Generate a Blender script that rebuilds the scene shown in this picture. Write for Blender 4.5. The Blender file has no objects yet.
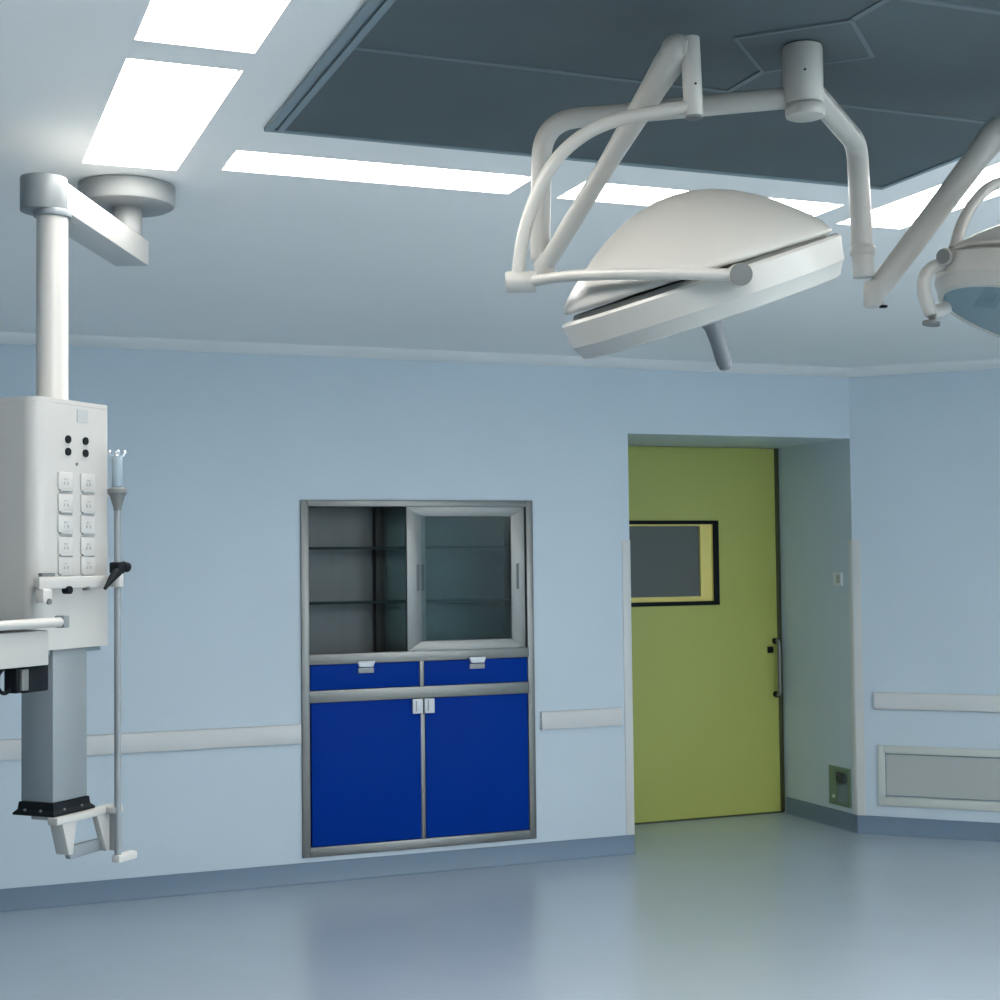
import bpy, bmesh, math
from mathutils import Vector, Matrix
C = bpy.context.scene.collection
V = Vector
# ------------------------------------------------------------------ materials
def mat(name, col, rough=0.5, metal=0.0, spec=0.5, coat=0.0, noise=0.0, nscale=8.0, bump=0.0, bscale=200.0, emit=0.0, stretch=None):
    m = bpy.data.materials.new(name); m.use_nodes = True
    nt = m.node_tree; b = nt.nodes['Principled BSDF']
    b.inputs['Base Color'].default_value = (*col, 1); b.inputs['Roughness'].default_value = rough
    b.inputs['Metallic'].default_value = metal; b.inputs['Specular IOR Level'].default_value = spec
    b.inputs['Coat Weight'].default_value = coat; b.inputs['Coat Roughness'].default_value = 0.15
    if noise or bump:
        tc = nt.nodes.new('ShaderNodeTexCoord'); mp = nt.nodes.new('ShaderNodeMapping')
        nt.links.new(tc.outputs['Object'], mp.inputs['Vector'])
        if stretch: mp.inputs['Scale'].default_value = stretch
    if noise:
        n = nt.nodes.new('ShaderNodeTexNoise'); n.inputs['Scale'].default_value = nscale; n.inputs['Detail'].default_value = 4
        nt.links.new(mp.outputs['Vector'], n.inputs['Vector'])
        r = nt.nodes.new('ShaderNodeValToRGB')
        r.color_ramp.elements[0].position = 0.3; r.color_ramp.elements[1].position = 0.7
        r.color_ramp.elements[0].color = (*[c*(1-noise) for c in col], 1); r.color_ramp.elements[1].color = (*[min(1, c*(1+noise)) for c in col], 1)
        nt.links.new(n.outputs['Fac'], r.inputs['Fac']); nt.links.new(r.outputs['Color'], b.inputs['Base Color'])
    if bump:
        n2 = nt.nodes.new('ShaderNodeTexNoise'); n2.inputs['Scale'].default_value = bscale
        nt.links.new(mp.outputs['Vector'], n2.inputs['Vector'])
        bp = nt.nodes.new('ShaderNodeBump'); bp.inputs['Strength'].default_value = bump; bp.inputs['Distance'].default_value = 0.002
        nt.links.new(n2.outputs['Fac'], bp.inputs['Height']); nt.links.new(bp.outputs['Normal'], b.inputs['Normal'])
    if emit:
        b.inputs['Emission Color'].default_value = (*col, 1); b.inputs['Emission Strength'].default_value = emit
    return m
def glass_mat(name, tint, refl=0.12, rough=0.02):
    m = bpy.data.materials.new(name); m.use_nodes = True
    nt = m.node_tree; nt.nodes.clear()
    o = nt.nodes.new('ShaderNodeOutputMaterial'); mx = nt.nodes.new('ShaderNodeMixShader')
    t = nt.nodes.new('ShaderNodeBsdfTransparent'); g = nt.nodes.new('ShaderNodeBsdfGlossy')
    fr = nt.nodes.new('ShaderNodeFresnel'); fr.inputs['IOR'].default_value = 1.2
    ad = nt.nodes.new('ShaderNodeMath'); ad.inputs[1].default_value = refl*0.5
    t.inputs['Color'].default_value = (*tint, 1); g.inputs['Roughness'].default_value = rough
    nt.links.new(fr.outputs[0], ad.inputs[0]); nt.links.new(ad.outputs[0], mx.inputs[0])
    nt.links.new(t.outputs[0], mx.inputs[1]); nt.links.new(g.outputs[0], mx.inputs[2]); nt.links.new(mx.outputs[0], o.inputs['Surface'])
    return m

WALL = mat('wall_blue_paint', (0.565, 0.65, 0.715), 0.42, spec=0.35, noise=0.02, nscale=1.5)
CEIL = mat('ceiling_white_paint', (0.86, 0.86, 0.84), 0.6, spec=0.3, noise=0.01, nscale=2)
FLOOR = mat('floor_blue_vinyl', (0.435, 0.50, 0.56), 0.24, spec=0.65, noise=0.015, nscale=3, bump=0.015, bscale=6)
BASE = mat('skirting_slate_blue', (0.155, 0.22, 0.30), 0.4)
GUARD = mat('bumper_white_plastic', (0.63, 0.635, 0.625), 0.4)
GREEN = mat('door_olive_green', (0.43, 0.46, 0.115), 0.4, noise=0.03, nscale=2)
BLACK = mat('black_rubber', (0.005, 0.008, 0.011), 0.6, spec=0.15)
YELLOW = mat('door_reveal_yellow', (0.85, 0.72, 0.22), 0.45)
PANE = mat('view_pane_grey', (0.115, 0.13, 0.125), 0.35, spec=0.3)
SEAL = mat('door_seal_dark_olive', (0.05, 0.06, 0.02), 0.5)
STEEL = mat('brushed_steel', (0.215, 0.22, 0.215), 0.38, metal=0.75, noise=0.05, nscale=30, stretch=(1, 1, 12))
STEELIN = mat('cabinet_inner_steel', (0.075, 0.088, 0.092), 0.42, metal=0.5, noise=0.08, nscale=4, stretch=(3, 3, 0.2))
DARKP = mat('matt_dark_grey', (0.03, 0.036, 0.036), 0.6)
GROOVE = mat('groove_grey', (0.10, 0.115, 0.12), 0.5)
BLUE = mat('cabinet_royal_blue', (0.0012, 0.034, 0.275), 0.5, spec=0.04)
TAB = mat('handle_pale_metal', (0.72, 0.74, 0.78), 0.3)
GLASS = glass_mat('cabinet_glass', (0.82, 0.90, 0.90), 0.0)
SHELF = glass_mat('shelf_glass', (0.75, 0.84, 0.82), 0.05)
SHEDGE = mat('shelf_glass_edge', (0.012, 0.025, 0.028), 0.6, spec=0.1)
LAMPW = mat('lamp_white_enamel', (0.45, 0.442, 0.413), 0.32, spec=0.5)
LAMPG = mat('lamp_gap_grey', (0.22, 0.23, 0.22), 0.5)
CAPG = mat('pivot_cap_grey', (0.14, 0.15, 0.148), 0.5)
HANDLE = mat('lamp_handle_grey', (0.19, 0.20, 0.215), 0.5)
MIRROR = mat('lamp_reflector_mirror', (0.50, 0.60, 0.68), 0.25, metal=0.3)
PENDG = mat('pendant_light_grey', (0.25, 0.262, 0.262), 0.45)
HUBG = mat('pendant_hub_grey', (0.18, 0.20, 0.212), 0.4)
PENDW = mat('pendant_white_enamel', (0.44, 0.437, 0.42), 0.35)
PENDS = mat('pendant_socket_white', (0.47, 0.465, 0.45), 0.4)
ALU = mat('pendant_grey_aluminium', (0.225, 0.255, 0.275), 0.45, metal=0.2)
ROD = mat('pole_steel', (0.24, 0.265, 0.28), 0.5, metal=0.3)
CHROME = mat('chrome', (0.85, 0.87, 0.9), 0.1, metal=1.0)
PLEN = mat('perforated_screen_dark', (0.078, 0.102, 0.110), 0.55, spec=0.3, noise=0.12, nscale=2.2, bump=0.3, bscale=600)
PFRAME = mat('plenum_frame_grey', (0.20, 0.26, 0.285), 0.5)
PSEAM = mat('plenum_seam_grey', (0.125, 0.157, 0.168), 0.5)
VENT = mat('vent_grille_grey', (0.58, 0.60, 0.56), 0.5)
VENTIN = mat('vent_panel_grey', (0.44, 0.455, 0.44), 0.5)
SWITCH = mat('switch_pale', (0.75, 0.77, 0.78), 0.4)
FOOT = mat('foot_sensor_green', (0.16, 0.235, 0.155), 0.4)
LABELG = mat('label_grey', (0.36, 0.38, 0.385), 0.5)
CORR = mat('corridor_grey', (0.3, 0.3, 0.3), 0.7)
LIGHT = mat('light_diffuser', (1.0, 0.965, 0.91), 0.5, emit=8.0)
SLEEVE = mat('sleeve_blue_grey', (0.26, 0.33, 0.38), 0.25)
DOT = mat('sensor_dot', (0.8, 0.9, 0.8), 0.3)

# ------------------------------------------------------------------ mesh helpers
class MB:
    def __init__(self): self.bm = bmesh.new()
    def box(self, lo, hi, bev=0.0, seg=2, M=None):
        lo, hi = V(lo), V(hi)
        r = bmesh.ops.create_cube(self.bm, size=1.0)
        vs = r['verts']
        bmesh.ops.scale(self.bm, vec=hi-lo, verts=vs); bmesh.ops.translate(self.bm, vec=(lo+hi)/2, verts=vs)
        if bev:
            es = list({e for v in vs for e in v.link_edges})
            r2 = bmesh.ops.bevel(self.bm, geom=es, offset=bev, segments=seg, affect='EDGES', profile=0.5)
            vs = list({v for f in r2['faces'] for v in f.verts} | {v for v in vs if v.is_valid})
        if M is not None: bmesh.ops.transform(self.bm, matrix=M, verts=vs)
        return self
    def prism(self, poly, z0, z1, bev=0.0, axis='z'):
        # polygon (a,b) extruded along axis
        def P(a, b, c): return {'z': (a, b, c), 'y': (a, c, b), 'x': (c, a, b)}[axis]
        A = [self.bm.verts.new(P(a, b, z0)) for a, b in poly]; B = [self.bm.verts.new(P(a, b, z1)) for a, b in poly]
        n = len(poly); fs = [self.bm.faces.new(A), self.bm.faces.new(B)]
        for i in range(n): fs.append(self.bm.faces.new((A[i], A[(i+1) % n], B[(i+1) % n], B[i])))
        bmesh.ops.recalc_face_normals(self.bm, faces=fs)
        if bev:
            es = list({e for f in fs for e in f.edges})
            bmesh.ops.bevel(self.bm, geom=es, offset=bev, segments=2, affect='EDGES', profile=0.5)
        return self
    def loft(self, rings, caps=True):
        R = [[self.bm.verts.new(p) for p in r] for r in rings]; fs = []
        n = len(R[0])
        for a, b in zip(R[:-1], R[1:]):
            for i in range(n): fs.append(self.bm.faces.new((a[i], a[(i+1) % n], b[(i+1) % n], b[i])))
        if caps: fs.append(self.bm.faces.new(list(reversed(R[0])))); fs.append(self.bm.faces.new(R[-1]))
        bmesh.ops.recalc_face_normals(self.bm, faces=fs)
        return self
    def lathe(self, c, axis, prof, seg=48, caps=True):
        c, ax = V(c), V(axis).normalized()
        u = ax.orthogonal().normalized(); w = ax.cross(u)
        rings = []
        for r, h in prof:
            r = max(r, 1e-4)
            rings.append([c + ax*h + (u*math.cos(2*math.pi*i/seg) + w*math.sin(2*math.pi*i/seg))*r for i in range(seg)])
        return self.loft(rings, caps)
    def cyl(self, a, b, r, r2=None, seg=28, rnd=0.0):
        a, b = V(a), V(b); L = (b-a).length; r2 = r if r2 is None else r2
        if rnd:
            pr = [(r-rnd, 0), (r-rnd*0.3, rnd*0.3), (r, rnd), (r2, L-rnd), (r2-rnd*0.3, L-rnd*0.3), (r2-rnd, L)]
        else: pr = [(r, 0), (r2, L)]
        return self.lathe(a, b-a, pr, seg)
    def tube(self, pts, r, seg=20, flat=1.0, up=None):
        pts = [V(p) for p in pts]; n = len(pts)
        rs = r if isinstance(r, (list, tuple)) else [r]*n
        T = [((pts[min(i+1, n-1)] - pts[max(i-1, 0)]).normalized()) for i in range(n)]
        u = (V(up) if up else T[0].orthogonal()); u = (u - T[0]*u.dot(T[0])).normalized()
        rings = []
        for i in range(n):
            u = (u - T[i]*u.dot(T[i])).normalized(); w = T[i].cross(u)
            rings.append([pts[i] + (u*math.cos(2*math.pi*k/seg) + w*(math.sin(2*math.pi*k/seg)*flat))*rs[i] for k in range(seg)])
        return self.loft(rings)
    def ball(self, c, r, seg=20):
        rr = bmesh.ops.create_uvsphere(self.bm, u_segments=seg, v_segments=seg//2, radius=r)
        bmesh.ops.translate(self.bm, vec=V(c), verts=rr['verts']); return self
    def build(self, name, m, parent=None, off=None, angle=35, smooth=True):
        if off is None and parent is not None:
            off = V((0, 0, 0)); p = parent
            while p is not None: off = off + V(p.location); p = p.parent
        if off is not None: bmesh.ops.translate(self.bm, vec=-V(off), verts=self.bm.verts)
        me = bpy.data.meshes.new(name); self.bm.to_mesh(me); self.bm.free()
        me.materials.append(m)
        if smooth:
            me.shade_smooth(); me.set_sharp_from_angle(angle=math.radians(angle))
        o = bpy.data.objects.new(name, me); C.objects.link(o)
        if parent is not None: o.parent = parent
        return o
def spline(pts, sub=6):
    pts = [V(p) for p in pts]; out = []
    P = [pts[0]*2-pts[1]] + pts + [pts[-1]*2-pts[-2]]
    for i in range(1, len(P)-2):
        a, b, c, d = P[i-1:i+3]
        for k in range(sub):
            t = k/sub
            out.append(0.5*((2*b) + (c-a)*t + (2*a-5*b+4*c-d)*t*t + (3*b-a-3*c+d)*t**3))
    out.append(pts[-1]); return out
def fillet(a, c, b, r, n=9):
    """polyline a-c-b with the corner c rounded"""
    a, c, b = V(a), V(c), V(b); da = (a-c).normalized(); db = (b-c).normalized()
    p0, p1 = c+da*r, c+db*r
    mid = [(1-t)**2*p0 + 2*t*(1-t)*c + t*t*p1 for t in [i/n for i in range(n+1)]]
    return [a] + mid + [b]
def empty(name, loc, label, cat, group=None, rz=0.0):
    o = bpy.data.objects.new(name, None); C.objects.link(o); o.location = loc; o.rotation_euler = (0, 0, rz)
    o.empty_display_size = 0.1; return tag(o, label, cat, group)
def tag(o, label, cat, group=None):
    o['label'] = label; o['category'] = cat
    if group: o['group'] = group
    return o
def struct(o, label=None, cat=None):
    o['kind'] = 'structure'
    if label: o['label'] = label
    if cat: o['category'] = cat
    return o

# ------------------------------------------------------------------ room shell
HW, HC = 2.70, 2.75          # top of the blue wall, ceiling
D1, D2, DH, RD = 2.669, 4.141, 2.334, 0.793   # door recess
CX0, CX1, CZ0, CZ1 = 0.79, 2.08, 0.129, 1.955  # built-in cabinet
S2 = math.sqrt(0.5)
CH = 1.16                    # leg of the 45 degree corner
XL, XR, YF = -5.46, D2+CH, -9.55
w = MB(); T = 0.90
w.box((-4.30, 0, 0), (CX0, T, HC)); w.box((CX0, 0, 0), (CX1, T, CZ0)); w.box((CX0, 0, CZ1), (CX1, T, HC))
w.box((CX0, 0.42, CZ0), (CX1, T, CZ1)); w.box((CX1, 0, 0), (D1, T, HC)); w.box((D1, 0, DH), (D2, T, HC))
struct(w.build('wall_back', WALL, smooth=False), 'pale blue back wall holding the cabinet and the green door', 'wall')
w = MB().prism([(D2, 0), (D2+CH, -CH), (D2+CH+0.2, -CH), (D2+CH+0.2, T), (D2, T)], 0, HC)
struct(w.build('wall_back_right', WALL, smooth=False), 'angled pale blue corner wall beyond the green door', 'wall')
w = MB().prism([(-4.30, 0), (-4.30, T), (XL-0.2, T), (XL-0.2, -CH), (XL, -CH)], 0, HC)
struct(w.build('wall_back_left', WALL, smooth=False), 'angled blue corner wall at the other end of the back wall', 'wall')
struct(MB().box((XL-0.2, YF, 0), (XL, -CH, HC)).build('wall_left', WALL, smooth=False), 'blue side wall behind the medical pendant', 'wall')
struct(MB().box((XR, YF, 0), (XR+0.2, -CH, HC)).build('wall_right', WALL, smooth=False), 'blue side wall past the angled corner', 'wall')
struct(MB().box((XL-0.2, YF-0.2, 0), (XR+0.2, YF, HC)).build('wall_front', WALL, smooth=False), 'blue wall facing the cabinet wall', 'wall')
struct(MB().box((XL-0.2, YF-0.2, -0.1), (XR+0.2, 2.2, 0)).build('floor', FLOOR, smooth=False), 'glossy blue grey sheet floor', 'floor')
struct(MB().box((D1-1.2, RD+0.9, 0), (D2+0.6, RD+1.0, HC)).build('wall_corridor', CORR, smooth=False), 'corridor wall hidden beyond the door', 'wall')
# cove between wall and ceiling
COVE = mat('cove_white', (0.74, 0.745, 0.74), 0.6)
cove = [(0.0, HW), (-0.012, HW), (-0.03, HW+0.012), (-0.05, HW+0.036), (-0.055, HC), (0, HC)]
def sweep(profile, a, b, name, m, lab, cat):
    """profile (d, z): d measured out of the wall along -normal; from a to b (xy)"""
    a, b = V((*a, 0)), V((*b, 0)); d = (b-a).normalized(); n = V((-d.y, d.x, 0))  # n points behind the wall
    mb = MB(); mb.loft([[p + n*q + V((0, 0, z)) for q, z in profile] for p in (a, b)])
    return struct(mb.build(name, m, angle=25), lab, cat)
sweep(cove, (-4.30, 0), (D2, 0), 'trim_1', COVE, 'white cove strip between blue back wall and ceiling', 'trim')
sweep(cove, (D2, 0), (D2+CH, -CH), 'trim_2', COVE, 'white cove strip above the angled corner wall', 'trim')
# skirting
ZB = 0.104
sk = [(0, 0), (-0.022, 0), (-0.016, 0.006), (-0.010, 0.03), (-0.008, ZB), (0, ZB)]
sweep(sk, (-4.30, 0), (D1, 0), 'baseboard_back', BASE, 'slate blue skirting along the back wall under the cabinet', 'skirting')
sweep(sk, (D2, 0), (D2+CH, -CH), 'baseboard_corner', BASE, 'slate blue skirting under the vent on the angled wall', 'skirting')
sweep(sk, (D2, RD-0.03), (D2, 0), 'baseboard_recess', BASE, 'slate blue skirting along the side of the door recess', 'skirting')
# bumper rails
RT, RB = 0.809, 0.710
rail = [(0, RB+0.012), (-0.012, RB), (-0.026, RB+0.003), (-0.030, RB+0.02), (-0.030, RT-0.02), (-0.024, RT-0.004), (-0.010, RT), (0, RT-0.006)]
sweep(rail, (-4.30, 0), (0.782, 0), 'trim_3', GUARD, 'long white bumper rail left of the blue cabinet', 'bumper rail')
sweep(rail, (2.113, 0), (2.595, 0), 'trim_4', GUARD, 'short white bumper rail between cabinet and door', 'bumper rail')
rail2 = [(d, z+0.022) for d, z in rail]
s0 = 0.115*S2
sweep(rail2, (D2+s0, -s0), (D2+CH, -CH), 'trim_5', GUARD, 'white bumper rail above the vent on the angled wall', 'bumper rail')
# corner guards
g = MB().box((2.622, -0.006, ZB), (D1+0.003, 0.03, 1.735), 0.002)
struct(g.build('trim_6', GUARD), 'white corner guard at the cabinet side of the door recess', 'corner guard')
cg = [(D2-0.006, 0.035), (D2-0.006, -0.001), (D2-0.002, -0.007), (D2+0.030, -0.039), (D2+0.034, -0.034), (D2, 0.0), (D2, 0.035)]
struct(MB().prism(cg, ZB, 1.73).build('trim_7', GUARD), 'white corner guard between door recess and angled wall', 'corner guard')

# ------------------------------------------------------------------ green door
door = MB()
WX0, WX1, WZ0, WZ1 = 2.99, 3.686, 1.335, 1.868   # outer edge of the black window frame
fw = 0.040
y0, y1 = RD, RD+0.12
ox0, ox1, oz0, oz1 = WX0+0.02, WX1-0.036, WZ0+0.014, WZ1-0.012
door.box((2.50, y0, 0.012), (ox0, y1, DH-0.004)); door.box((ox1, y0, 0.012), (D2-0.034, y1, DH-0.004))
door.box((ox0, y0, 0.012), (ox1, y1, oz0)); door.box((ox0, y0, oz1), (ox1, y1, DH-0.004))
d = struct(door.build('door_1', GREEN, smooth=False), 'olive green sliding door in the deep blue recess', 'door')
f = MB(); yf = RD-0.012
f.box((WX0, yf, WZ0), (WX0+0.03, RD, WZ1), 0.003); f.box((WX1-0.040, yf, WZ0), (WX1, RD, WZ1), 0.003)
f.box((WX0+0.03, yf, WZ0), (WX1-0.040, RD, WZ0+0.026), 0.003); f.box((WX0+0.03, yf, WZ1-0.024), (WX1-0.040, RD, WZ1), 0.003)
o = f.build('window_frame', BLACK, d); o['label'] = 'black rubber window frame'
r = MB(); t = 0.006
r.box((ox0, y0+0.001, oz0), (ox0+t, y1, oz1)); r.box((ox1-t, y0+0.001, oz0), (ox1, y1, oz1))
r.box((ox0+t, y0+0.001, oz0), (ox1-t, y1, oz0+t)); r.box((ox0+t, y0+0.001, oz1-t), (ox1-t, y1, oz1))
iy = y0+0.012
r.box((ox1-0.085, iy, oz0+t), (ox1-t, y1-0.002, oz1-t)); r.box((ox0+t, iy, oz0+t), (ox1-0.085, y1-0.002, oz0+0.042)); r.box((ox0+t, iy, oz1-0.022), (ox1-0.085, y1-0.002, oz1-t))
o = r.build('window_reveal', YELLOW, d, smooth=False); o['label'] = 'yellow inner reveal of the view window'
o = MB().box((ox0+t, y0+0.030, oz0+t), (ox1-0.02, y0+0.045, oz1-t)).build('window_pane', PANE, d); o['label'] = 'dim grey view pane'
o = MB().box((D2-0.034, RD-0.006, 0.012), (D2-0.004, y1, DH-0.004), 0.003).build('edge_seal', SEAL, d); o['label'] = 'dark seal along the closing edge'
o = MB().box((2.50, RD+0.004, 0.0), (D2-0.004, y1-0.01, 0.012)).build('bottom_seal', SEAL, d)
h = MB(); hx, hy = 4.085, RD-0.055
h.tube(fillet((hx, RD, 1.095), (hx, hy, 1.095), (hx, hy, 0.92), 0.03)[:-1] + fillet((hx, hy, 0.92), (hx, hy, 0.755), (hx, RD, 0.755), 0.03)[1:], 0.013)
hd = h.build('door_handle', STEEL, d); hd['label'] = 'steel pull handle with dark mounts'
mm = MB()
for z in (1.095, 0.755): mm.cyl((hx, RD-0.03, z), (hx, RD+0.001, z), 0.019)
mm.build('handle_mount', BLACK, hd)
mm = MB().box((hx-0.055, RD-0.02, 1.02), (hx-0.02, RD+0.001, 1.06), 0.004).build('lock_cylinder', BLACK, d)

# switch plate and foot sensor on the recess side (wall x = D2)
sp = MB().box((D2-0.010, 0.10, 1.455), (D2, 0.19, 1.535), 0.003).build('switch_plate', SWITCH)
tag(sp, 'small pale wall switch plate inside the door recess', 'switch')
MB().box((D2-0.015, 0.115, 1.470), (D2-0.009, 0.150, 1.52), 0.002).build('rocker', PENDS, sp)
fs = empty('foot_sensor_switch', (D2, 0.17, 0.135), 'green recessed foot sensor box low on the recess wall', 'foot switch')
b = MB(); fy0, fy1, fz0, fz1 = 0.062, 0.275, 0.135, 0.365
b.box((D2-0.012, fy0, fz0), (D2, fy0+0.02, fz1)); b.box((D2-0.012, 0.19, fz0), (D2, fy1, fz1)); b.box((D2-0.012, fy0+0.02, fz1-0.03), (D2, 0.19, fz1)); b.box((D2-0.012, fy0+0.02, fz0), (D2, 0.19, fz0+0.02))
b.build('face_plate', FOOT, fs)
MB().box((D2-0.006, fy0+0.02, fz0+0.02), (D2, 0.19, fz1-0.03)).build('recess_panel', PFRAME, fs)
MB().box((D2-0.030, 0.10, 0.275), (D2-0.006, 0.18, 0.335), 0.01).build('sensor_hood', DARKP, fs)
MB().cyl((D2-0.012, 0.222, 0.185), (D2-0.018, 0.222, 0.185), 0.011).build('sensor_light', DOT, fs)

# return air vent on the angled wall
def ang(s, q, z):  # s along the angled wall, q out of it
    return V((D2 + s*S2 - q*S2, -s*S2 - q*S2, z))
Mang = Matrix(((S2, S2, 0, D2), (-S2, S2, 0, 0), (0, 0, 1, 0), (0, 0, 0, 1)))  # local x along, local y behind
va = empty('return_air_vent', (D2+0.5, -0.5, 0.17), 'wide grey return air vent low on the angled wall', 'vent')
vx0, vx1, vz0, vz1 = 0.125, 1.15, 0.170, 0.520
v = MB()
v.box((vx0, -0.016, vz0), (vx0+0.042, 0, vz1), 0.003, M=Mang); v.box((vx1-0.042, -0.016, vz0), (vx1, 0, vz1), 0.003, M=Mang)
v.box((vx0+0.03, -0.016, vz1-0.044), (vx1-0.03, 0, vz1), 0.003, M=Mang); v.box((vx0+0.03, -0.016, vz0), (vx1-0.03, 0, vz0+0.052), 0.003, M=Mang)
v.build('frame', VENT, va)
v = MB().box((vx0+0.046, -0.006, vz0+0.056), (vx1-0.046, 0, vz1-0.048), M=Mang)
v.build('louvre_panel', VENTIN, va)
v = MB()
for z in (vz1-0.052, vz0+0.056): v.box((vx0+0.042, -0.009, z), (vx1-0.042, -0.004, z+0.006), M=Mang)
v.box((vx0+0.041, -0.009, vz0+0.056), (vx0+0.047, -0.004, vz1-0.046), M=Mang)
v.build('shadow_gap', PFRAME, va)

# ------------------------------------------------------------------ built-in instrument cabinet
cab = empty('instrument_cabinet', ((CX0+CX1)/2, 0, CZ0), 'steel framed wall cabinet with royal blue doors and open glass shelves', 'cabinet')
c = MB(); F0 = -0.014; FW = 0.034
c.box((CX0, F0, CZ0), (CX0+FW+0.008, 0.05, CZ1), 0.003); c.box((2.040, F0, CZ0), (CX1, 0.05, CZ1), 0.003)
c.box((CX0+FW, F0, 1.920), (2.05, 0.05, CZ1), 0.003); c.box((CX0+FW, F0, CZ0), (2.05, 0.05, 0.178), 0.003)
c.box((CX0+FW, F0, 0.912), (2.05, 0.05, 0.974), 0.003); c.box((CX0+FW, F0, 1.106), (2.05, 0.05, 1.160), 0.003)
c.box((1.424, F0, 0.97), (1.448, 0.05, 1.11), 0.002); c.box((1.428, F0+0.004, 0.17), (1.452, 0.05, 0.915), 0.002)
c.build('frame', STEEL, cab)
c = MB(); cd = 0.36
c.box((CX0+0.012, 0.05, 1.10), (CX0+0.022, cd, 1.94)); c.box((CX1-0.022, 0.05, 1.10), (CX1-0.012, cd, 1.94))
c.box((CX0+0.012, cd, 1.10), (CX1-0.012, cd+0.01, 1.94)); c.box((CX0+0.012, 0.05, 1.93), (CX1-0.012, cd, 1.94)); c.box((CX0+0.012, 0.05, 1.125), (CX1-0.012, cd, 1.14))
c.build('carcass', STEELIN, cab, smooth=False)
MB().box((1.285, cd-0.05, 1.14), (1.335, cd, 1.93), 0.004).build('back_reflection', DARKP, cab)  # dark strip added for a dark reflection in the steel back
for z in (1.705, 1.420):
    s = MB().box((CX0+0.023, 0.06, z-0.004), (CX1-0.023, cd-0.06, z+0.004)).build('glass_shelf', SHELF, cab)
    s['label'] = 'clear glass shelf with dark edge'
    MB().box((CX0+0.023, 0.054, z-0.007), (CX1-0.023, 0.06, z+0.007)).build('shelf_edge', SHEDGE, s)
def sliding(x0, x1, y, nm):
    z0, z1 = 1.158, 1.920
    m = MB(); a = 0.080
    # mitred frame
    def bar(p): m.prism(p, y, y+0.022, 0.002, axis='y')
    bar([(x0, z0), (x0+a, z0+0.052), (x0+a, z1-0.052), (x0, z1)]); bar([(x1, z0), (x1, z1), (x1-a, z1-0.052), (x1-a, z0+0.052)])
    bar([(x0, z1), (x0+a, z1-0.052), (x1-a, z1-0.052), (x1, z1)]); bar([(x0, z0), (x1, z0), (x1-a, z0+0.052), (x0+a, z0+0.052)])
    dd = m.build('sliding_door', STEEL, cab)
    MB().box((x0+a-0.004, y+0.009, z0+0.048), (x1-a+0.004, y+0.013, z1-0.048)).build('glass_pane', GLASS, dd)
    for hx in (x0+0.062, x1-0.042):
        MB().box((hx-0.009, y-0.001, 1.475), (hx+0.009, y+0.004, 1.615), 0.002).build('finger_groove', GROOVE, dd)
    return dd
sliding(1.361, 2.032, -0.006, 'a')['label'] = 'front sliding glass door in brushed steel frame'
sliding(1.395, 2.040, 0.022, 'b')['label'] = 'rear sliding glass door parked behind the front one'
for x0, x1, tx in ((0.836, 1.422, 1.129), (1.450, 2.037, 1.745)):
    dr = MB().box((x0, -0.012, 0.976), (x1, 0.045, 1.104), 0.003).build('drawer', BLUE, cab)
    hm = MB().prism([(tx-0.048, 1.118), (tx+0.048, 1.118), (tx+0.036, 1.088), (tx-0.036, 1.088)], -0.034, -0.012, 0.002, axis='y').build('pull_tab', TAB, dr)
    MB().box((tx-0.042, -0.026, 1.056), (tx+0.042, -0.012, 1.083), 0.003).build('label_holder', LABELG, dr)
for x0, x1, hx in ((0.840, 1.427, 1.406), (1.453, 2.037, 1.471)):
    dr = MB().box((x0, -0.012, 0.180), (x1, 0.045, 0.910), 0.003).build('cupboard_door', BLUE, cab)
    hm = MB()
    hm.box((hx-0.027, -0.036, 0.834), (hx+0.027, -0.012, 0.910), 0.003)
    hh = hm.build('catch_handle', TAB, dr)
    MB().box((hx-0.012, -0.039, 0.846), (hx-0.006, -0.034, 0.902)).build('catch_slot', LABELG, hh)

# ------------------------------------------------------------------ ceiling light panels
HOLES = []
def light(x0, x1, y0, y1, label, group='light panels around the dark ceiling screen'):
    e = empty('ceiling_light_panel', ((x0+x1)/2, (y0+y1)/2, HC), label, 'ceiling light', group)
    HOLES.append((x0, x1, y0, y1))
    f = MB(); b = 0.006; zf = HC+0.012
    f.box((x0, y0, zf), (x0+b, y1, zf+0.02)); f.box((x1-b, y0, zf), (x1, y1, zf+0.02)); f.box((x0+b, y0, zf), (x1-b, y0+b, zf+0.02)); f.box((x0+b, y1-b, zf), (x1-b, y1, zf+0.02))
    f.build('frame', CEIL, e, smooth=False)
    MB().box((x0+b, y0+b, HC+0.018), (x1-b, y1-b, HC+0.03)).build('diffuser', LIGHT, e, smooth=False)
LY = [(-4.203, -3.281), (-5.251, -4.329), (-6.298, -5.376)]
light(-0.631, -0.371, *LY[0], 'glowing ceiling panel directly beside the pendant mounting disc')
light(-0.631, -0.371, *LY[1], 'glowing ceiling panel cut by the top edge, left of the dark screen')
light(-0.631, -0.371, *LY[2], 'ceiling light panel above the camera on the pendant side')
light(1.825, 2.085, -4.225, -3.303, 'glowing ceiling panel behind the right spring arm of the surgical light')
light(1.825, 2.085, *LY[1], 'second glowing ceiling panel along the right side of the dark screen')
light(1.825, 2.085, *LY[2], 'ceiling light panel along the right side nearest the camera')
light(-0.252, 0.625, -3.544, -3.330, 'long glowing ceiling panel between the dark screen and cabinet wall, left one')
light(0.787, 1.695, -3.544, -3.330, 'glowing ceiling panel seen partly behind the white lamp dome')
light(-0.252, 0.625, -6.226, -6.012, 'ceiling light panel on the camera side of the screen, left one')
light(0.787, 1.695, -6.226, -6.012, 'ceiling light panel on the camera side of the screen, right one')

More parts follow.
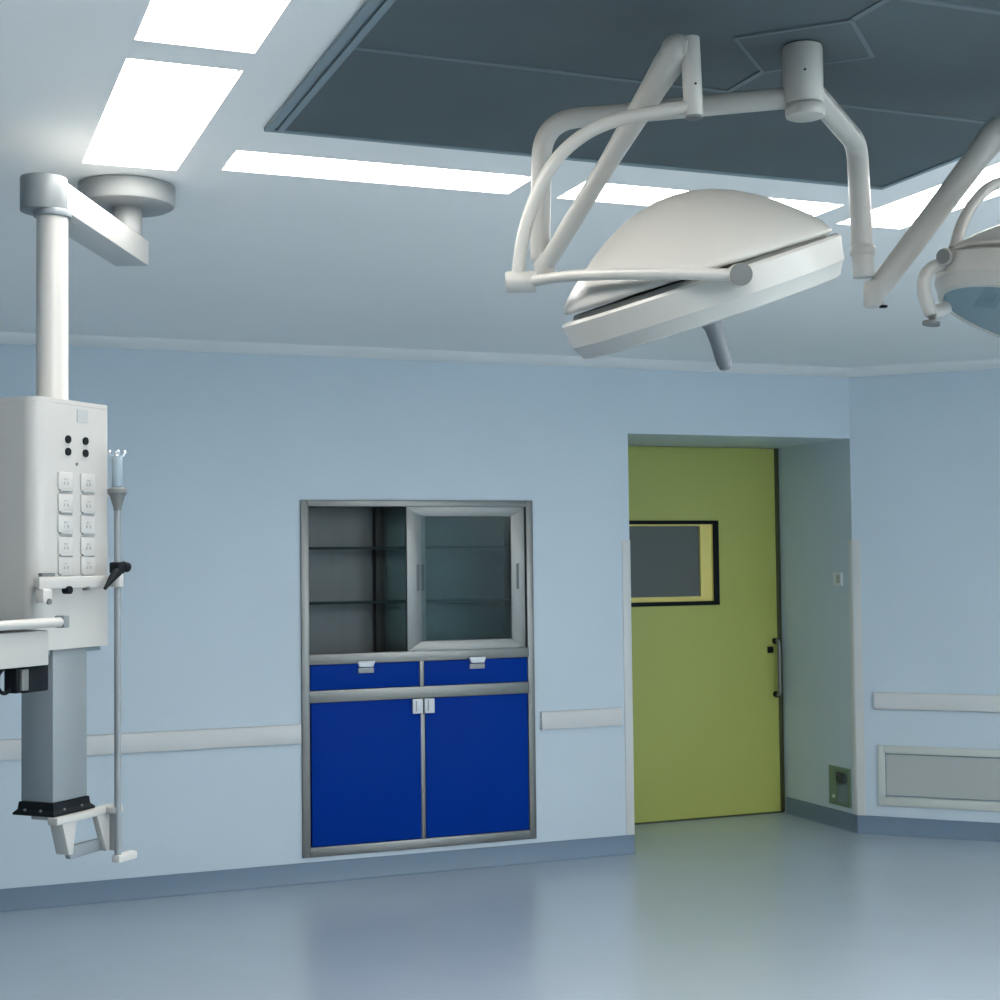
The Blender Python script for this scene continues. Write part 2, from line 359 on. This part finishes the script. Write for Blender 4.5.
for lx, ly in ((1.5, -9.35), (2.8, -9.35), (4.05, -9.35), (4.05, -8.0)):  # unseen panels added to brighten the walls beyond the ring's light
    light(lx, lx+1.1, ly, ly+1.2, 'large added ceiling light panel, unseen, in the rear right part of the room', 'added unseen light panels brightening the walls')
# ceiling slab with an opening above every light panel
ex0, ex1, ey0, ey1 = XL-0.2, XR+0.2, YF-0.2, 2.2
xs = sorted({ex0, ex1} | {v for h in HOLES for v in h[:2]}); ys = sorted({ey0, ey1} | {v for h in HOLES for v in h[2:]})
bm = bmesh.new(); vc = {}
def vt(x, y, z):
    k = (round(x, 4), round(y, 4), z)
    if k not in vc: vc[k] = bm.verts.new((x, y, z))
    return vc[k]
def solid(i, j):
    if not (0 <= i < len(xs)-1 and 0 <= j < len(ys)-1): return False
    x, y = (xs[i]+xs[i+1])/2, (ys[j]+ys[j+1])/2
    return not any(h[0] < x < h[1] and h[2] < y < h[3] for h in HOLES)
ZT = HC+0.1
for i in range(len(xs)-1):
    for j in range(len(ys)-1):
        if not solid(i, j): continue
        a, b, c, d = xs[i], xs[i+1], ys[j], ys[j+1]
        bm.faces.new([vt(a, c, HC), vt(a, d, HC), vt(b, d, HC), vt(b, c, HC)]); bm.faces.new([vt(a, c, ZT), vt(b, c, ZT), vt(b, d, ZT), vt(a, d, ZT)])
        for (p, q, n) in (((a, c), (b, c), (i, j-1)), ((b, c), (b, d), (i+1, j)), ((b, d), (a, d), (i, j+1)), ((a, d), (a, c), (i-1, j))):
            if not solid(*n): bm.faces.new([vt(*p, HC), vt(*q, HC), vt(*q, ZT), vt(*p, ZT)])
cm = MB(); cm.bm.free(); cm.bm = bm
struct(cm.build('ceiling', CEIL, smooth=False), 'white painted ceiling', 'ceiling')

# ------------------------------------------------------------------ laminar flow ceiling screen
PX0, PX1, PY1 = -0.229, 1.668, -3.779; PYC = -4.778; PY0 = 2*PYC-PY1; ZP = 2.744
pl = empty('laminar_flow_screen', (0.74, PYC, HC), 'large dark grey perforated air screen set into the ceiling', 'air diffuser')
f = MB()
f.box((PX0, PY0+0.018, ZP-0.004), (PX0+0.021, PY1-0.018, HC)); f.box((PX0+0.021, PY0+0.018, ZP+0.003), (PX0+0.031, PY1-0.018, HC)); f.box((PX0+0.031, PY0+0.018, ZP-0.004), (PX0+0.048, PY1-0.018, HC))
f.box((PX1-0.016, PY0, ZP-0.004), (PX1, PY1, HC)); f.box((PX0, PY1-0.018, ZP-0.004), (PX1-0.016, PY1, HC)); f.box((PX0, PY0, ZP-0.004), (PX1-0.016, PY0+0.018, HC))
f.build('frame', PFRAME, pl, smooth=False)
ys1, ys2, xm, sw = -4.456, -5.100, 0.742, 0.008
for x0, x1, y0_, y1_ in ((PX0+0.048, PX1-0.016, ys1+sw, PY1-0.018), (PX0+0.048, xm-sw, ys2+sw, ys1-sw), (xm+sw, PX1-0.016, ys2+sw, ys1-sw), (PX0+0.048, PX1-0.016, PY0+0.018, ys2-sw)):
    MB().box((x0, y0_, ZP), (x1, y1_, HC-0.002)).build('screen_panel', PLEN, pl, smooth=False)
for bx in (((PX0+0.048, ys1-sw), (PX1-0.016, ys1+sw)), ((PX0+0.048, ys2-sw), (PX1-0.016, ys2+sw)), ((xm-sw, ys2+sw), (xm+sw, ys1-sw))):
    MB().box((*bx[0], ZP-0.003), (*bx[1], HC-0.002)).build('seam_strip', PSEAM, pl, smooth=False)
hd_ = 0.180
PYD = PYC-0.012
def diamond(h): return [(xm-h, PYD), (xm, PYD-h), (xm+h, PYD), (xm, PYD+h)]
MB().prism(diamond(hd_-0.012), ZP-0.004, ZP+0.004).build('centre_plate', PLEN, pl, smooth=False)
m = MB(); A_, B_ = diamond(hd_), diamond(hd_-0.012)
for i in range(4): m.prism([A_[i], A_[(i+1) % 4], B_[(i+1) % 4], B_[i]], ZP-0.005, ZP+0.004)
m.build('plate_rim', PSEAM, pl, smooth=False)

# ------------------------------------------------------------------ surgical light (two heads on one ceiling hub)
HX, HY = 0.728, -4.800
sl = empty('surgical_light', (HX, HY, ZP), 'white double headed surgical light hanging from the dark ceiling screen', 'surgical light')
h = MB()
h.cyl((HX, HY, 2.610), (HX, HY, ZP-0.0055), 0.0435, rnd=0.006); h.cyl((HX+0.003, HY-0.001, 2.582), (HX+0.003, HY-0.001, 2.609), 0.0425, rnd=0.006)
hub = h.build('ceiling_hub', LAMPW, sl)
vd = V((-0.36, -0.93, 0)).normalized()
p = V((HX, HY, 2.674)) + vd*0.0425 + V((-0.004, 0.002, 0))
MB().cyl(p - vd*0.004, p+vd*0.0015, 0.0028).build('set_screw', BLACK, hub)
# extension arm carrying the whole visible head
La, Lc, Lb = V((HX, HY, 2.628)), V((0.262, -4.448, 2.628)), V((0.259, -4.433, 2.321))
m = MB(); m.tube(fillet(La, Lc, Lb, 0.085, 12), 0.0228, 24); m.ball(Lb, 0.0228, 24)
a1 = m.build('extension_arm', LAMPW, sl); a1['label'] = 'bent tube arm towards the large tilted lamp head'
Ra, Rc, Rb = V((HX, HY, 2.662)), V((1.043, -4.545, 2.622)), V((1.060, -4.537, 2.300))
m = MB(); m.tube(fillet(Ra, Rc, Rb, 0.045, 12), 0.0255, 24)
a2 = m.build('extension_arm', LAMPW, sl); a2['label'] = 'bent tube arm towards the cropped lamp head'
MB().cyl((1.057, -4.538, 2.352), (1.058, -4.538, 2.376), 0.0305, rnd=0.005).build('collar', LAMPW, a2)
def spring(j, e, r0, r1, name):
    j, e = V(j), V(e); d = (e-j).normalized(); L = (e-j).length
    m = MB()
    pts = [j + d*(L*t) for t in (0, 0.08, 0.5, 0.85, 0.93, 1.0)]
    m.tube(pts, [r0*0.9, r0, r0*1.0, r1, r1*1.12, r1*1.1], 24, flat=0.82, up=(0, 0, 1))
    m.ball(e, r1*1.06, 24)
    m.cyl(j + V((0, 0, -0.03)), j + V((0, 0, 0.032)), 0.0245, rnd=0.006)
    return m.build('spring_arm', LAMPW, sl)
J1, E1 = V((0.268, -4.437, 2.296)), V((0.371, -4.891, 2.660))
s1 = spring(J1, E1, 0.0225, 0.0305, 'l'); s1['label'] = 'spring arm rising to the large lamp head'
J2, E2 = V((1.082, -4.544, 2.258)), V((1.337, -4.692, 2.640))
s2 = spring(J2, E2, 0.0285, 0.0305, 'r'); s2['label'] = 'spring arm rising to the cropped lamp head'
MB().cyl(J2+V((0.014, -0.018, -0.033)), J2+V((0.014, -0.018, -0.028)), 0.010).build('bolt', BLACK, s2)
def elbow(E, top, bot, r):
    m = MB(); E, top, bot = V(E), V(top), V(bot)
    m.cyl(bot, top, r, rnd=0.004); q = top+V((0, 0, -0.026)); m.tube([E, E*0.5+q*0.5, q], [0.029, 0.026, 0.023], 20)
    e = m.build('elbow', LAMPW, sl)
    MB().cyl(bot+V((0, 0, -0.005)), bot, r*0.86).build('end_ring', CAPG, e)
    q = bot*0.7+top*0.3 + V((-0.2, -0.98, 0))*(r-0.001)
    q2 = q + V((0.0, 0.0, 0.012)); MB().cyl(q2, q2+V((-0.0006, -0.003, 0)), 0.0024).build('set_screw', BLACK, e)
    return e
elbow(E1, (0.390, -4.912, 2.682), (0.398, -4.908, 2.522), 0.0195)['label'] = 'upright swivel tube over the large lamp head'
elbow(E2, (1.368, -4.737, 2.684), (1.374, -4.732, 2.497), 0.0225)['label'] = 'upright swivel tube over the cropped lamp head'
# yokes
m = MB(); m.tube(spline([(0.398, -4.909, 2.543), (0.334, -4.885, 2.532), (0.259, -4.853, 2.518), (0.194, -4.826, 2.489), (0.139, -4.803, 2.437), (0.102, -4.785, 2.365), (0.078, -4.772, 2.281), (0.067, -4.764, 2.195)]), 0.0135, 18)
yk = m.build('yoke_arm', LAMPW, sl); yk['label'] = 'thin curved tube holding the large lamp head'
MB().cyl((0.045, -4.755, 2.192), (0.103, -4.778, 2.192), 0.0215, rnd=0.004).build('swivel_barrel', LAMPW, yk)
m = MB(); m.tube(spline([(0.090, -4.775, 2.192), (0.115, -4.869, 2.186), (0.146, -4.987, 2.171), (0.202, -5.084, 2.158), (0.269, -5.153, 2.149), (0.322, -5.185, 2.144)]), 0.0112, 16)
gm = m.build('gimbal_arm', LAMPW, sl); gm['label'] = 'curved gimbal tube in front of the large lamp head'
pv = MB(); pa, pb = V((0.325, -5.204, 2.142)), V((0.366, -5.115, 2.158)); pv.cyl(pa, pb, 0.0210, rnd=0.003); pvo = pv.build('pivot', LAMPW, gm)
da = (pb-pa).normalized(); MB().cyl(pa-da*0.003, pa+da*0.001, 0.0205).build('pivot_cap', CAPG, pvo)
m = MB(); m.tube(spline([(1.374, -4.740, 2.512), (1.296, -4.733, 2.499), (1.243, -4.732, 2.462), (1.198, -4.733, 2.402), (1.166, -4.739, 2.335)]), 0.0135, 18)
yk2 = m.build('yoke_arm', LAMPW, sl); yk2['label'] = 'thin curved tube holding the cropped lamp head'
ka, kb = V((1.102, -4.782, 2.306)), V((1.172, -4.750, 2.312)); kd = (kb-ka).normalized()
kbo = MB().cyl(ka, kb, 0.0195, rnd=0.003).build('swivel_barrel', LAMPW, yk2)
MB().cyl(ka-kd*0.003, ka+kd*0.001, 0.0165).build('barrel_cap', CAPG, kbo)
m = MB(); m.tube(spline([(1.150, -4.760, 2.300), (1.105, -4.752, 2.290), (1.080, -4.746, 2.268), (1.077, -4.744, 2.225), (1.094, -4.746, 2.180)]), 0.0155, 16)
gm2 = m.build('gimbal_arm', LAMPW, sl); gm2['label'] = 'short gimbal bracket beside the cropped lamp head'
pa, pb = V((1.090, -4.748, 2.180)), V((1.140, -4.739, 2.198))
MB().cyl(pa, pb, 0.017, rnd=0.003).build('pivot', LAMPW, gm2)
MB().cyl((1.0915, -4.746, 2.155), (1.0925, -4.746, 2.162), 0.020).build('pivot_cap', CAPG, gm2)
def head(c, n, under, tilt, label):
    """c: centre of the rim's top plane, n: axis pointing up"""
    c, n = V(c), V(n).normalized(); R = 0.293; H = 0.082
    root = MB()
    root.lathe(c, n, [(R-0.03, -0.004), (R-0.004, -0.0), (R, -0.006), (R-0.006, -H+0.030), (R-0.010, -H+0.026), (R-0.022, -H+0.003), (R-0.028, -H), (R-0.034, -H), (R-0.036, -H+0.008), (R-0.036, -0.02), (R-0.05, -0.012)], 72, caps=False)
    hd = root.build('lamp_head', LAMPW, sl); hd['label'] = label
    MB().lathe(c, n, [(0.02, 0.0), (R-0.026, 0.0), (R-0.030, 0.009), (0.02, 0.009)], 64).build('gap_ring', LAMPG, hd)
    n2 = (n + V(tilt)).normalized(); c2 = c + n*0.013
    prof = [(0.274, -0.004), (0.280, 0.0), (0.280, 0.004), (0.268, 0.022), (0.247, 0.042), (0.222, 0.062), (0.190, 0.086), (0.155, 0.108), (0.118, 0.127), (0.080, 0.141), (0.040, 0.150), (0.0, 0.153)]
    MB().lathe(c2, n2, [(r, z*1.07) for r, z in prof], 72).build('dome', LAMPW, hd, angle=60)
    # reflector dish and glass
    dish = [(R-0.036, -H+0.006), (0.225, -0.060), (0.19, -0.038), (0.14, -0.022), (0.09, -0.014), (0.05, -0.012)]
    MB().lathe(c, n, dish, 36).build('reflector', MIRROR, hd, angle=4)
    MB().lathe(c, n, [(0.036, -0.012), (0.036, -0.075), (0.030, -H-0.002)], 24).build('bulb_housing', BLACK, hd)
    MB().lathe(c, n, [(R-0.037, -H+0.004), (R-0.037, -H+0.007)], 64).build('cover_glass', GLASS, hd)
    hn = MB().lathe(c, n, [(0.050, -H+0.004), (0.048, -H-0.006), (0.022, -H-0.012), (0.018, -H-0.022), (0.0155, -H-0.050), (0.016, -H-0.095), (0.013, -H-0.108), (0.006, -H-0.112)], 28).build('grip', HANDLE, hd)
    hn['label'] = 'grey sterile grip under the lamp'
N1 = V((-0.332, -0.017, 0.943)); view = V((0.478, 0.859, 0.184))
head((0.417, -4.880, 2.197), N1 - view*0.012, False, (0.026, 0.0, 0.0), 'large white domed lamp head tilted edge on')
N2 = V((0.297, -0.117, 0.948))
head(V((1.378, -4.825, 2.158)) + N2*0.076, N2, True, (0, 0, 0), 'second lamp head with mirrored underside, cropped at the frame')

# ------------------------------------------------------------------ ceiling pendant (medical supply column)
PA = V((-0.744, -3.680, 0)); PMX, PMY = -0.480, -3.060
pd = empty('medical_pendant', (PA.x, PA.y, 1.04), 'white ceiling hung medical supply pendant with sockets and grey column', 'medical pendant', rz=math.radians(45))
ML = Matrix.Rotation(math.radians(-45), 4, 'Z')
def pb_(mb, name, m, parent=None, world=False, **k):
    """build a pendant part; coordinates are local to the column axis (x along the front face, y behind it, z world)"""
    if world:
        bmesh.ops.translate(mb.bm, vec=-PA, verts=mb.bm.verts); bmesh.ops.transform(mb.bm, matrix=ML, verts=mb.bm.verts)
    return mb.build(name, m, parent or pd, off=(0, 0, 1.04), **k)
m = MB(); mc = V((PMX, PMY, 0))
m.lathe(mc, (0, 0, 1), [(0.05, 2.682), (0.125, 2.684), (0.136, 2.690), (0.140, 2.70), (0.140, HC-0.002)], 56)
pb_(m, 'ceiling_disc', PENDG, world=True)
m = MB().cyl(mc+V((0, 0, 2.598)), mc+V((0, 0, 2.684)), 0.043); pb_(m, 'ceiling_stub', PENDG, world=True)
ad = (mc-PA).normalized(); an = V((-ad.y, ad.x, 0)); bw = 0.050; z0, z1 = 2.522, 2.597
nc = PA - V((0.020, -0.010, 0))
poly = [tuple((q+an*(sg*bw))[:2]) for q, sg in ((nc, 1), (nc, -1), (mc+ad*0.055, -1), (mc+ad*0.055, 1))]
m = MB().prism(poly, z0, z1, 0.003); pb_(m, 'swing_arm', PENDW, world=True)
m = MB().cyl(nc+V((0, 0, 2.515)), nc+V((0, 0, 2.602)), 0.0575, rnd=0.004); pb_(m, 'arm_hub', HUBG, world=True)
m = MB(); m.cyl((0, 0, 2.500), (0, 0, 2.518), 0.047, rnd=0.004); pb_(m, 'arm_collar', ALU)
m = MB(); m.lathe((0, 0, 0), (0, 0, 1), [(0.052, 2.030), (0.044, 2.036), (0.039, 2.046), (0.0385, 2.502)], 40); pb_(m, 'drop_tube', PENDW)
# supply box
m = MB(); x0, x1, yb0, yb1 = -0.198, 0.071, -0.117, 0.123
rr = 0.035; poly = []
for i in range(9):
    t = math.pi + math.pi/2*i/8; poly.append((x0+rr+rr*math.cos(t), yb0+rr+rr*math.sin(t)))
poly += [(x1-0.006, yb0), (x1, yb0+0.006), (x1, yb1), (x0, yb1)]
m.prism(poly, 1.432, 2.018, 0.0); bx = pb_(m, 'supply_box', PENDW, angle=30)
m = MB(); m.prism([(a*1.0, b_) for a, b_ in poly], 2.0185, 2.029); pb_(m, 'box_lid', PENDW, bx)
m = MB().box((-0.190, yb0+0.018, 1.420), (0.060, 0.11, 1.430)); pb_(m, 'box_underside', PFRAME, bx)
m = MB().box((-0.050, yb0-0.0012, 1.978), (-0.010, yb0+0.001, 2.010)); pb_(m, 'maker_label', LABELG, bx)
for x in (-0.084, -0.020):
    for z in (1.934, 1.904):
        m = MB().cyl((x, yb0-0.004, z), (x, yb0+0.001, z), 0.0095, seg=20); pb_(m, 'indicator', BLACK, bx)
m = MB().cyl((-0.051, yb0-0.002, 1.876), (-0.051, yb0+0.001, 1.876), 0.004, seg=12); pb_(m, 'key_hole', CAPG, bx)
for z in (1.834, 1.782, 1.731, 1.679, 1.632):
    for x in (-0.094, -0.012):
        m = MB().box((x-0.026, yb0-0.004, z-0.022), (x+0.026, yb0+0.001, z+0.021), 0.003); so = pb_(m, 'socket_outlet', PENDS, bx)
        m = MB()
        m.box((x-0.006, yb0-0.0052, z+0.002), (x+0.006, yb0-0.003, z+0.005)); m.box((x-0.008, yb0-0.0052, z-0.010), (x-0.005, yb0-0.003, z-0.003)); m.box((x+0.005, yb0-0.0052, z-0.010), (x+0.008, yb0-0.003, z-0.003))
        pb_(m, 'socket_slot', LABELG, so)
        m = MB().box((x-0.022, yb0-0.007, z-0.026), (x+0.022, yb0-0.001, z-0.021), 0.001); pb_(m, 'socket_edge_shadow', LABELG, so)  # grey strip paints the shadow along the socket's lower edge
# equipment rail
m = MB(); ry = -0.148
m.box((-0.226, ry-0.006, 1.577), (0.068, ry+0.006, 1.605), 0.003)
for x in (-0.19, -0.01): m.box((x-0.012, ry, 1.582), (x+0.012, yb0+0.002, 1.600))
rl = pb_(m, 'equipment_rail', PENDW)
m = MB().box((-0.222, ry-0.014, 1.545), (-0.190, ry+0.01, 1.578), 0.004); cl_ = pb_(m, 'rail_clamp', PENDS, rl)
m = MB().cyl((-0.204, ry-0.018, 1.548), (-0.204, ry-0.012, 1.548), 0.007, seg=16); pb_(m, 'clamp_screw', CAPG, cl_)
m = MB().box((-0.214, ry-0.004, 1.606), (-0.170, ry+0.008, 1.614)); pb_(m, 'clamp_shadow', CAPG, rl)  # dark bar drawn as the end clamp's shadow above the rail
m = MB().cyl((-0.126, ry-0.012, 1.573), (-0.126, ry+0.006, 1.573), 0.0095, seg=20); pb_(m, 'rail_knob', BLACK, rl)
m = MB().cyl((-0.056, ry-0.009, 1.575), (-0.056, ry+0.006, 1.575), 0.005, seg=14); pb_(m, 'rail_screw', CAPG, rl)
# lower column
cx0, cx1, cy0, cy1 = -0.124, 0.000, -0.107, -0.010
m = MB().box((cx0, cy0, 1.070), (cx1, cy1, 1.436), 0.004); pb_(m, 'lower_column', ALU)
m = MB(); rings = []
for e, z in ((0.013, 1.040), (0.013, 1.045), (0.005, 1.053), (0.003, 1.070)):
    rings.append([V((cx0-e, cy0-e, z)), V((cx1+e, cy0-e, z)), V((cx1+e, cy1+e, z)), V((cx0-e, cy1+e, z))])
m.loft(rings); pb_(m, 'base_flange', BLACK)
for bp in ((cx0+0.03, cy0-0.008), (cx1-0.03, cy0-0.008), (cx0-0.008, cy0+0.03), (cx0-0.008, cy1-0.02)):
    pb_(MB().ball((bp[0], bp[1], 1.052), 0.0035, 10), 'flange_bolt', CAPG)
m = MB().box((-0.142, -0.135, 1.022), (0.100, -0.105, 1.0395), 0.003)
m.box((-0.100, -0.110, 1.024), (0.0, -0.02, 1.039), 0.002)
br = pb_(m, 'bottom_bracket', PENDW)
m = MB(); m.prism([(-0.118, 1.024), (-0.066, 1.024), (-0.080, 0.945), (-0.094, 0.945)], -0.130, -0.090, 0.002, axis='y'); pb_(m, 'bracket_leg', PENDW, br)
m = MB(); m.prism([(0.008, 1.024), (0.056, 1.024), (0.056, 0.93), (0.044, 0.93)], -0.130, -0.112, 0.002, axis='y'); pb_(m, 'bracket_leg', PENDW, br)
m = MB().box((0.076, -0.134, 0.925), (0.092, -0.112, 1.024), 0.002); pb_(m, 'bracket_leg', PENDW, br)
m = MB().box((-0.076, -0.118, 0.930), (0.060, -0.100, 0.962), 0.006); pb_(m, 'cross_bar', ALU, br)
# shelf on the left of the box
m = MB(); sx0, sx1, sy0, sy1 = -0.85, -0.268, -0.217, 0.20
m.box((sx0, sy0, 1.408), (sx1, sy0+0.012, 1.486), 0.003); m.box((sx0, sy0+0.012, 1.475), (sx1, sy1, 1.486)); m.box((sx0, sy0+0.012, 1.408), (sx1, sy1, 1.418)); m.box((sx1-0.012, sy0+0.012, 1.418), (sx1, sy1, 1.475)); m.box((sx0, sy1-0.012, 1.418), (sx1-0.012, sy1, 1.475))
sh = pb_(m, 'shelf_drawer', PENDW)
m = MB().box((sx0, sy0-0.004, 1.492), (-0.250, sy1, 1.503), 0.003); pb_(m, 'shelf_top', PENDW, sh)
m = MB().cyl((sx0, sy0-0.012, 1.503), (-0.232, sy0-0.012, 1.503), 0.011, seg=18); lp = pb_(m, 'shelf_rail', PENDW, sh)
m = MB().box((-0.246, sy0-0.024, 1.490), (-0.226, sy0+0.004, 1.518), 0.003); pb_(m, 'rail_end_cap', HUBG, lp)
m = MB().box((-0.60, 0.02, 1.42), (-0.20, 0.08, 1.47), 0.002); pb_(m, 'shelf_bracket', PENDW, sh)
# power adapter hanging under the shelf
ap = empty('power_adapter', (0, 0, 0), 'small black power adapter with looped cable under the pendant shelf', 'power adapter', rz=math.radians(45))
ap.location = PA + Matrix.Rotation(math.radians(45), 3, 'Z') @ V((-0.300, -0.182, 1.378))
def apb(mb, name, m, parent=None):
    return mb.build(name, m, parent or ap, off=(-0.29, -0.19, 1.378))
apb(MB().box((-0.322, -0.212, 1.349), (-0.243, -0.168, 1.408), 0.004), 'casing', BLACK)
apb(MB().box((-0.332, -0.2135, 1.355), (-0.310, -0.169, 1.402), 0.002), 'rating_label', CAPG)
apb(MB().box((-0.344, -0.208, 1.350), (-0.331, -0.172, 1.404), 0.003), 'plug_end', BLACK)
apb(MB().tube(spline([(-0.340, -0.19, 1.362), (-0.358, -0.19, 1.352), (-0.376, -0.19, 1.358), (-0.385, -0.19, 1.378), (-0.378, -0.19, 1.396), (-0.362, -0.19, 1.408)]), 0.0045, 10), 'cable', BLACK)
# ------------------------------------------------------------------ drip stand pole clamped to the rail
PX, PYl = 0.044, -0.164
iv = empty('infusion_pole', (0, 0, 0), 'slim grey infusion pole clamped beside the white pendant box', 'infusion pole', rz=math.radians(45))
iv.location = PA + Matrix.Rotation(math.radians(45), 3, 'Z') @ V((PX, PYl, 0.915))
def ivb(mb, name, m, parent=None): return mb.build(name, m, parent or iv, off=(PX, PYl, 0.915))
ivb(MB().cyl((PX, PYl, 0.915), (PX, PYl, 1.790), 0.0083, seg=24), 'pole', ROD)
ivb(MB().lathe((PX, PYl, 0), (0, 0, 1), [(0.009, 1.765), (0.010, 1.772), (0.018, 1.800), (0.024, 1.808), (0.024, 1.818), (0.015, 1.822)], 28), 'pole_collar', CAPG)
ivb(MB().cyl((PX, PYl, 1.822), (PX, PYl, 1.900), 0.0130, seg=24, rnd=0.003), 'clear_sleeve', SLEEVE)
hk = MB()
for k in range(4):
    a = math.radians(45+90*k); dx, dy = math.cos(a), math.sin(a)
    hk.tube(spline([(PX, PYl, 1.892), (PX+dx*0.012, PYl+dy*0.012, 1.897), (PX+dx*0.016, PYl+dy*0.016, 1.902), (PX+dx*0.018, PYl+dy*0.018, 1.908)]), 0.0022, 8); hk.ball((PX+dx*0.018, PYl+dy*0.018, 1.909), 0.0045, 12)
ivb(hk, 'hook', CHROME)
cb = ivb(MB().box((PX-0.013, PYl-0.014, 1.6095), (PX+0.013, PYl+0.016, 1.638), 0.004), 'clamp_body', BLACK)
ivb(MB().cyl((PX+0.012, PYl-0.004, 1.628), (PX+0.034, PYl-0.006, 1.624), 0.0125, seg=18, rnd=0.003), 'clamp_knob', BLACK, cb)
ivb(MB().tube([(PX-0.013, PYl-0.010, 1.614), (PX-0.036, PYl-0.012, 1.599), (PX-0.066, PYl-0.014, 1.574)], [0.012, 0.009, 0.004], 12), 'clamp_lever', BLACK, cb)
ivb(MB().cyl((PX, PYl, 1.576), (PX, PYl, 1.609), 0.0145, seg=22, rnd=0.003), 'rail_clamp', PENDW)
ivb(MB().box((PX-0.010, PYl-0.002, 1.580), (PX+0.010, ry-0.0065, 1.603), 0.002), 'clamp_block', PENDW)
ivb(MB().box((PX-0.010, PYl-0.012, 0.905), (PX+0.062, PYl+0.012, 0.924), 0.004), 'foot_bar', PENDS)
ivb(MB().box((PX-0.009, PYl, 1.024), (PX+0.022, -0.134, 1.039), 0.002), 'pole_guide', PENDW)

# ------------------------------------------------------------------ world, camera, colour
wd = bpy.data.worlds.new('room_surround'); bpy.context.scene.world = wd; wd.use_nodes = True
wd.node_tree.nodes['Background'].inputs['Color'].default_value = (0.02, 0.022, 0.025, 1); wd.node_tree.nodes['Background'].inputs['Strength'].default_value = 0.3
a, b_, c_ = math.radians(21.4361), math.radians(2.3103), math.radians(-0.6774)
fwd = V((math.sin(a)*math.cos(b_), math.cos(a)*math.cos(b_), math.sin(b_))); rt = V((math.cos(a), -math.sin(a), 0)); up = rt.cross(fwd)
r2 = rt*math.cos(c_)+up*math.sin(c_); u2 = -rt*math.sin(c_)+up*math.cos(c_)
cam = bpy.data.cameras.new('camera'); co = bpy.data.objects.new('camera', cam); C.objects.link(co)
cam.sensor_width = 36; cam.lens = 36*1.5007202; cam.clip_start = 0.05
Mx = Matrix((r2, u2, -fwd)).transposed().to_4x4(); Mx.translation = V((-1.0699, -7.5509, 1.6305)); co.matrix_world = Mx
sc = bpy.context.scene; sc.camera = co
sc.view_settings.view_transform = 'Standard'; sc.view_settings.look = 'None'; sc.view_settings.gamma = 1; sc.view_settings.exposure = 1.12
try:
    sc.cycles.use_denoising = True; sc.cycles.max_bounces = 12; sc.cycles.diffuse_bounces = 8; sc.cycles.sample_clamp_indirect = 4; sc.cycles.caustics_reflective = False
except Exception: pass
